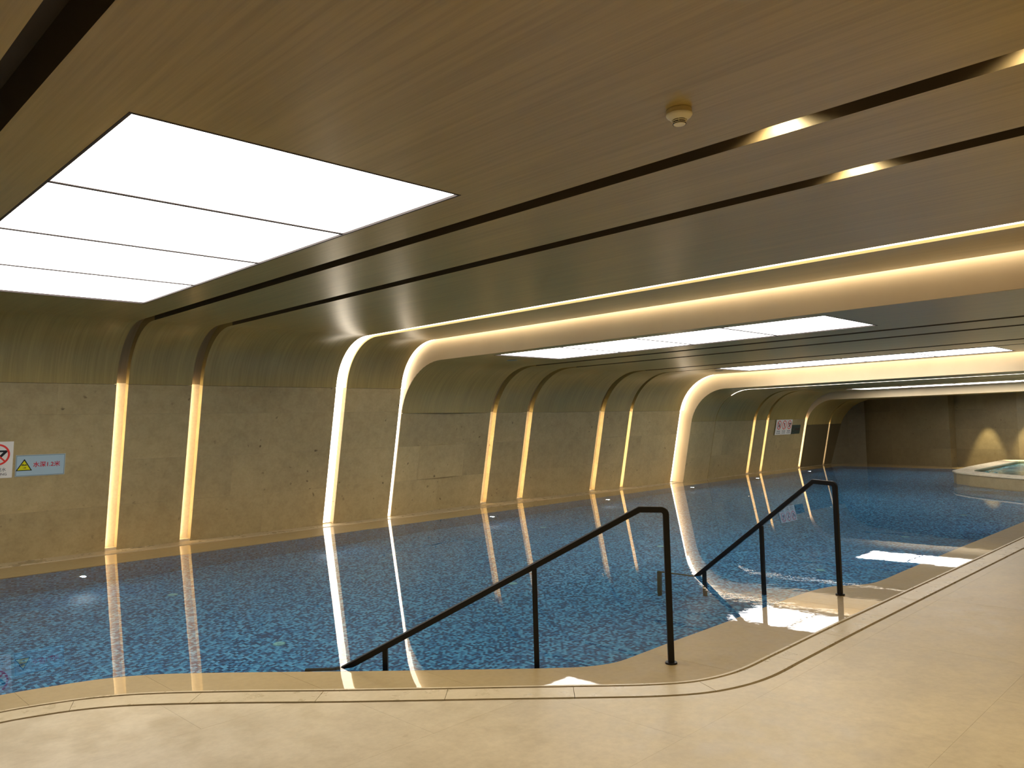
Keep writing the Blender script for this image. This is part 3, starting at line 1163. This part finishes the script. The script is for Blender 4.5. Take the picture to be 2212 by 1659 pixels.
def rail(F, d, prof_pts, posts, label, zend):
    """F foot of the deck post, d plan direction, prof_pts list of (s, z) of the bar centre after the deck post"""
    t = empty('handrail', (F[0], F[1], 0))
    L = math.hypot(*d)
    dx, dy = d[0] / L, d[1] / L

    def P(s_, z):
        return (dx * s_, dy * s_, z)
    Hc = prof_pts[0][1]
    # deck post and bar form one bent bar; the corner is rounded
    r = 0.032
    pts = [P(0, 0.0), P(0, Hc - r)]
    for k in range(1, 5):
        a = PI / 2 * k / 5
        pts.append(P(r * (1 - math.cos(a)), Hc - r + r * math.sin(a)))
    pts.append(P(r, Hc))
    bar = pts + [P(s_, z) for s_, z in prof_pts[1:]]
    bm_obj('bent_bar', tube_path(bar, 0.038, 0.038), M['black'], t)
    for s_, zt in posts:
        bm = bmesh.new()
        v = 0.014
        x, y, _ = P(s_, 0)
        bmesh.ops.create_cube(bm, size=1, matrix=Matrix.Translation((x, y, (zt + zend[s_]) / 2)) @ Matrix.Rotation(math.atan2(dy, dx), 4, 'Z')
                              @ Matrix.Diagonal((0.032, 0.028, zt - zend[s_], 1)))
        bm_obj('post', bm, M['black'], t)
    bm = bmesh.new()
    bmesh.ops.create_cone(bm, cap_ends=True, segments=28, radius1=0.038, radius2=0.036, depth=0.01, matrix=Matrix.Translation((0, 0, 0.0052)))
    bm_obj('base_plate', bm, M['black'], t)
    tag(t, label, 'handrail', 'black pool handrails')
    return t


rail((4.198, 2.85), (-1.37, 1.541), [(0, 0.953), (0.165, 0.957), (2.06, -0.008), (2.14, -0.05), (2.30, -0.06), (2.305, -1.10)],
     [(0.837, 0.605), (1.80, 0.118)], 'black steel handrail nearest the viewer, long sloping bar into the water', {0.837: -1.0, 1.80: -1.1})
rail((6.712, 2.832), (0.02, 1.40), [(0, 0.94), (0.19, 0.95), (1.40, 0.0), (1.47, -0.05), (1.845, -0.06), (1.85, -1.10)],
     [(0.70, 0.53), (1.32, 0.05)], 'black steel handrail farther right, steep bar rising above the spa corner of the steps', {0.70: -0.6, 1.32: -1.0})


# ------------------------------------------------------------------ smoke detector and ceiling discs
t = empty('smoke_detector', (3.07, 1.93, 2.93))
bm_obj('mounting_base', lathe([(0, 0), (0.056, 0), (0.058, -0.004), (0.058, -0.020), (0.05, -0.021)]), M['socket'], t, False)
bm_obj('body', lathe([(0.05, -0.018), (0.059, -0.021), (0.060, -0.026), (0.055, -0.034), (0.038, -0.048), (0.0345, -0.050)]), M['white'], t, True)
bm_obj('chamber', lathe([(0.031, -0.04), (0.031, -0.068), (0, -0.068)]), M['slit'], t)
bm_obj('ring', lathe([(0.0335, -0.052), (0.034, -0.054), (0.0325, -0.058), (0.0305, -0.057), (0.0305, -0.052), (0.0335, -0.052)]), M['white'], t, True)
bm_obj('cap', lathe([(0.0315, -0.062), (0.0315, -0.065), (0.026, -0.070), (0.020, -0.071), (0.019, -0.0705), (0, -0.071)]), M['white'], t, True)
for k in range(6):
    a = k * PI / 3 + 0.5
    bm = bmesh.new()
    bmesh.ops.create_cube(bm, size=1, matrix=Matrix.Rotation(a, 4, 'Z') @ Matrix.Translation((0.0325, 0, -0.056)) @ Matrix.Diagonal((0.004, 0.003, 0.018, 1)))
    bm_obj('rib', bm, M['white'], t)
bm = bmesh.new()
bmesh.ops.create_uvsphere(bm, u_segments=10, v_segments=6, radius=0.004, matrix=Matrix.Translation((-0.052, -0.012, -0.029)))
bm_obj('indicator', bm, M['disc'], t)
tag(t, 'round cream smoke detector on the ceiling beside the nearest dark slot', 'smoke detector')


def disc(x, y, z, r, label):
    t = empty('ceiling_disc', (x, y, z))
    bm_obj('plate', lathe([(0, 0), (r, 0), (r, -0.004), (r - 0.006, -0.008), (0, -0.008)], 28), M['disc'], t)
    bm_obj('rim', lathe([(r + 0.001, 0), (r + 0.006, -0.002), (r + 0.006, -0.005), (r + 0.0015, -0.005)], 28), M['steel'], t)
    tag(t, label, 'ceiling disc', 'flush discs in the ceiling')


disc(9.25, 9.2, 2.605, 0.085, 'flat pale disc in the ceiling left of the second luminous panel')
disc(15.5, 8.98, 2.605, 0.085, 'flat disc in the ceiling just before the left tip of the third luminous panel')
disc(25.6, 9.3, 2.045, 0.07, 'tiny pale disc on the low ceiling in the far dark corner')


# ------------------------------------------------------------------ signs
def text_mesh(txt, size, mat, parent, x, z, y=-0.0062, bold=0.0, align='CENTER', sx=1.0, name='lettering'):
    cu = bpy.data.curves.new('txt', 'FONT')
    cu.body = txt
    cu.size = size
    cu.align_x = align
    cu.align_y = 'CENTER'
    cu.extrude = 0.0004
    cu.offset = bold
    cu.resolution_u = 3
    o = bpy.data.objects.new('txt', cu)
    COL.objects.link(o)
    bpy.context.view_layer.update()
    dg = bpy.context.evaluated_depsgraph_get()
    me = bpy.data.meshes.new_from_object(o.evaluated_get(dg))
    bpy.data.objects.remove(o)
    m = Matrix.Translation((x, y, z)) @ Matrix.Rotation(PI / 2, 4, 'X') @ Matrix.Diagonal((sx, 1, 1, 1))
    me.transform(m)
    me.materials.clear()
    me.materials.append(mat)
    ob = bpy.data.objects.new(name, me)
    COL.objects.link(ob)
    ob.parent = parent
    return ob


def poly_xz(name, pts, y, mat, parent, th=0.0006):
    n_ = len(pts)
    v = [(x, y, z) for x, z in pts] + [(x, y + th, z) for x, z in pts]
    f = [tuple(range(n_)), tuple(range(2 * n_ - 1, n_ - 1, -1))] + [(i, (i + 1) % n_, n_ + (i + 1) % n_, n_ + i) for i in range(n_)]
    return mesh_obj(name, v, f, mat, parent)


def annulus(name, cx, cz, r0, r1, y, mat, parent):
    n_ = 40
    A = [(cx + r1 * math.cos(2 * PI * i / n_), cz + r1 * math.sin(2 * PI * i / n_)) for i in range(n_)]
    B = [(cx + r0 * math.cos(2 * PI * i / n_), cz + r0 * math.sin(2 * PI * i / n_)) for i in range(n_)]
    v = [(x, y, z) for x, z in A] + [(x, y, z) for x, z in B] + [(x, y + 0.0006, z) for x, z in A] + [(x, y + 0.0006, z) for x, z in B]
    f = []
    for i in range(n_):
        k = (i + 1) % n_
        f += [(i, k, n_ + k, n_ + i), (2 * n_ + i, 3 * n_ + i, 3 * n_ + k, 2 * n_ + k), (i, 2 * n_ + i, 2 * n_ + k, k), (n_ + i, n_ + k, 3 * n_ + k, 3 * n_ + i)]
    return mesh_obj(name, v, f, mat, parent)


def bar2(name, x0, z0, x1, z1, w_, y, mat, parent):
    dx, dz = x1 - x0, z1 - z0
    L = math.hypot(dx, dz)
    nx, nz = -dz / L * w_ / 2, dx / L * w_ / 2
    return poly_xz(name, [(x0 + nx, z0 + nz), (x1 + nx, z1 + nz), (x1 - nx, z1 - nz), (x0 - nx, z0 - nz)], y, mat, parent)


def blob(cx, cz, rx, rz, n_=14):
    return [(cx + rx * math.cos(2 * PI * i / n_), cz + rz * math.sin(2 * PI * i / n_)) for i in range(n_)]


def place_sign(t, sec, x, zbot, w_=0.0):
    y0 = min(yb(sec, x), yb(sec, x + w_), yb(sec, min(x + w_, 20.5)) if sec == 3 else 99)
    t.location = (x, y0 - LEAN * zbot - 0.003, zbot)
    t.rotation_euler = (math.atan(LEAN), 0, 0)


def slab_sign(t, w_, h_, mat):
    me = box('plate', 0, w_, -0.005, 0.0, 0, h_, mat, t)
    return me


def three_sign(sec, x1, label):
    W_, H_ = 1.01, 0.445
    t = empty('prohibition_sign')
    slab_sign(t, W_, H_, M['signwhite'])
    caps = [('禁止追逐', 'NO CHASING'), ('禁止饮食', 'NO FOOD'), ('禁止跳水', 'NO DIVING')]
    for k in range(3):
        cx, cz, r = 0.195 + 0.325 * k, 0.287, 0.132
        y = -0.0062
        if k == 0:    # running pair
            poly_xz('pictogram', blob(cx - 0.03, cz + 0.055, 0.018, 0.018), y, M['ink'], t)
            bar2('pictogram', cx - 0.03, cz + 0.04, cx - 0.015, cz - 0.02, 0.035, y, M['ink'], t)
            bar2('pictogram', cx - 0.015, cz - 0.01, cx - 0.06, cz - 0.07, 0.022, y - 0.0002, M['ink'], t)
            bar2('pictogram', cx - 0.015, cz - 0.01, cx + 0.03, cz - 0.07, 0.022, y - 0.0004, M['ink'], t)
            poly_xz('pictogram', blob(cx + 0.045, cz + 0.03, 0.016, 0.016), y, M['ink'], t)
            bar2('pictogram', cx + 0.045, cz + 0.015, cx + 0.055, cz - 0.05, 0.03, y - 0.0006, M['ink'], t)
        elif k == 1:  # cup
            poly_xz('pictogram', [(cx - 0.03, cz + 0.05), (cx + 0.03, cz + 0.05), (cx + 0.018, cz - 0.03), (cx - 0.018, cz - 0.03)], y, M['ink'], t)
            bar2('pictogram', cx, cz - 0.03, cx, cz - 0.07, 0.012, y, M['ink'], t)
            bar2('pictogram', cx - 0.03, cz - 0.072, cx + 0.03, cz - 0.072, 0.01, y, M['ink'], t)
        else:         # diver
            bar2('pictogram', cx - 0.07, cz + 0.045, cx + 0.10, cz + 0.04, 0.022, y, M['ink'], t)
            bar2('pictogram', cx + 0.095, cz + 0.045, cx + 0.01, cz - 0.05, 0.03, y - 0.0002, M['ink'], t)
            bar2('pictogram', cx - 0.06, cz + 0.04, cx - 0.01, cz - 0.04, 0.022, y - 0.0004, M['ink'], t)
            poly_xz('pictogram', blob(cx - 0.02, cz - 0.055, 0.02, 0.02), y, M['ink'], t)
        annulus('ban_ring', cx, cz, r - 0.022, r, y - 0.0004, M['red'], t)
        q = (r - 0.012) * 0.7071
        bar2('ban_bar', cx - q, cz + q, cx + q, cz - q, 0.018, y - 0.001, M['red'], t)
        text_mesh(caps[k][0], 0.05, M['ink'], t, cx, 0.10, sx=1.0)
        text_mesh(caps[k][1], 0.042, M['ink'], t, cx, 0.045)
    place_sign(t, sec, x1 - W_, 1.048, W_)
    tag(t, label, 'sign', 'white three-pictogram prohibition signs')


three_sign(1, 2.472, 'white prohibition sign with red ban circles, cut off at the left edge of the photo')
three_sign(3, 22.46, 'white sign with three red ban circles on the distant wall')


def depth_sign(sec, x0, dark, label):
    W_, H_ = 0.545, 0.27
    t = empty('depth_sign')
    slab_sign(t, W_, H_, M['signlip'] if not dark else M['signdark'])
    y = -0.0062
    b = 0.008
    k = (lambda key: M['signdark'] if dark and key in ('signedge', 'signblue') else M[key])
    poly_xz('border', [(b, b), (W_ - b, b), (W_ - b, H_ - b), (b, H_ - b)], y, k('signedge'), t)
    b = 0.014
    poly_xz('face', [(b, b), (W_ - b, b), (W_ - b, H_ - b), (b, H_ - b)], y - 0.0007, k('signblue'), t)
    cx = 0.094
    poly_xz('warning_triangle', [(cx - 0.088, 0.072), (cx + 0.088, 0.072), (cx + 0.003, 0.215), (cx - 0.003, 0.215)], y - 0.0014, M['ink'], t)
    poly_xz('triangle_field', [(cx - 0.070, 0.082), (cx + 0.070, 0.082), (cx, 0.198)], y - 0.0021, M['yellow'] if not dark else M['signdark'], t)
    poly_xz('pictogram', [(cx - 0.035, 0.135), (cx + 0.03, 0.135), (cx + 0.024, 0.155), (cx + 0.0, 0.148), (cx - 0.012, 0.16), (cx - 0.024, 0.152)], y - 0.0028, M['smudge'], t)
    poly_xz('pictogram', [(cx - 0.02, 0.105), (cx + 0.022, 0.103), (cx + 0.018, 0.118), (cx - 0.004, 0.11)], y - 0.0028, M['smudge'], t)
    text_mesh('水深1.2米', 0.071, M['darkred'] if dark else M['redtext'], t, 0.338, 0.140, y=y - 0.0022, bold=0.0011, sx=1.0)
    place_sign(t, sec, x0, 1.052, W_)
    tag(t, label, 'sign')


depth_sign(1, 2.500, False, 'pale blue water depth sign with yellow triangle and red letters')
depth_sign(3, 22.475, True, 'small dark depth sign beside the distant white prohibition sign')

# ------------------------------------------------------------------ end wall spots
for x, y, lab in ((24.15, 6.2, 'ceiling spot casting a cone of light on the far wall behind the spa'),
                  (23.85, 5.0, 'ceiling spot casting the light cone at the right edge of the photo'),
                  (23.75, 3.8, 'ceiling spot over the spa, outside the view')):
    t = empty('wall_spot', (x, y, 2.045))
    bm_obj('housing', lathe([(0, 0), (0.035, 0), (0.035, -0.006), (0, -0.006)], 20), M['steel'], t)
    b = lamp('SPOT', (0, 0, -0.02), P_SPOT, (1.0, 0.84, 0.5), spot_size=math.radians(44), spot_blend=0.6, shadow_soft_size=0.02)
    b.rotation_euler = (0, math.radians(-10), 0)
    b.parent = t
    tag(t, lab, 'downlight')
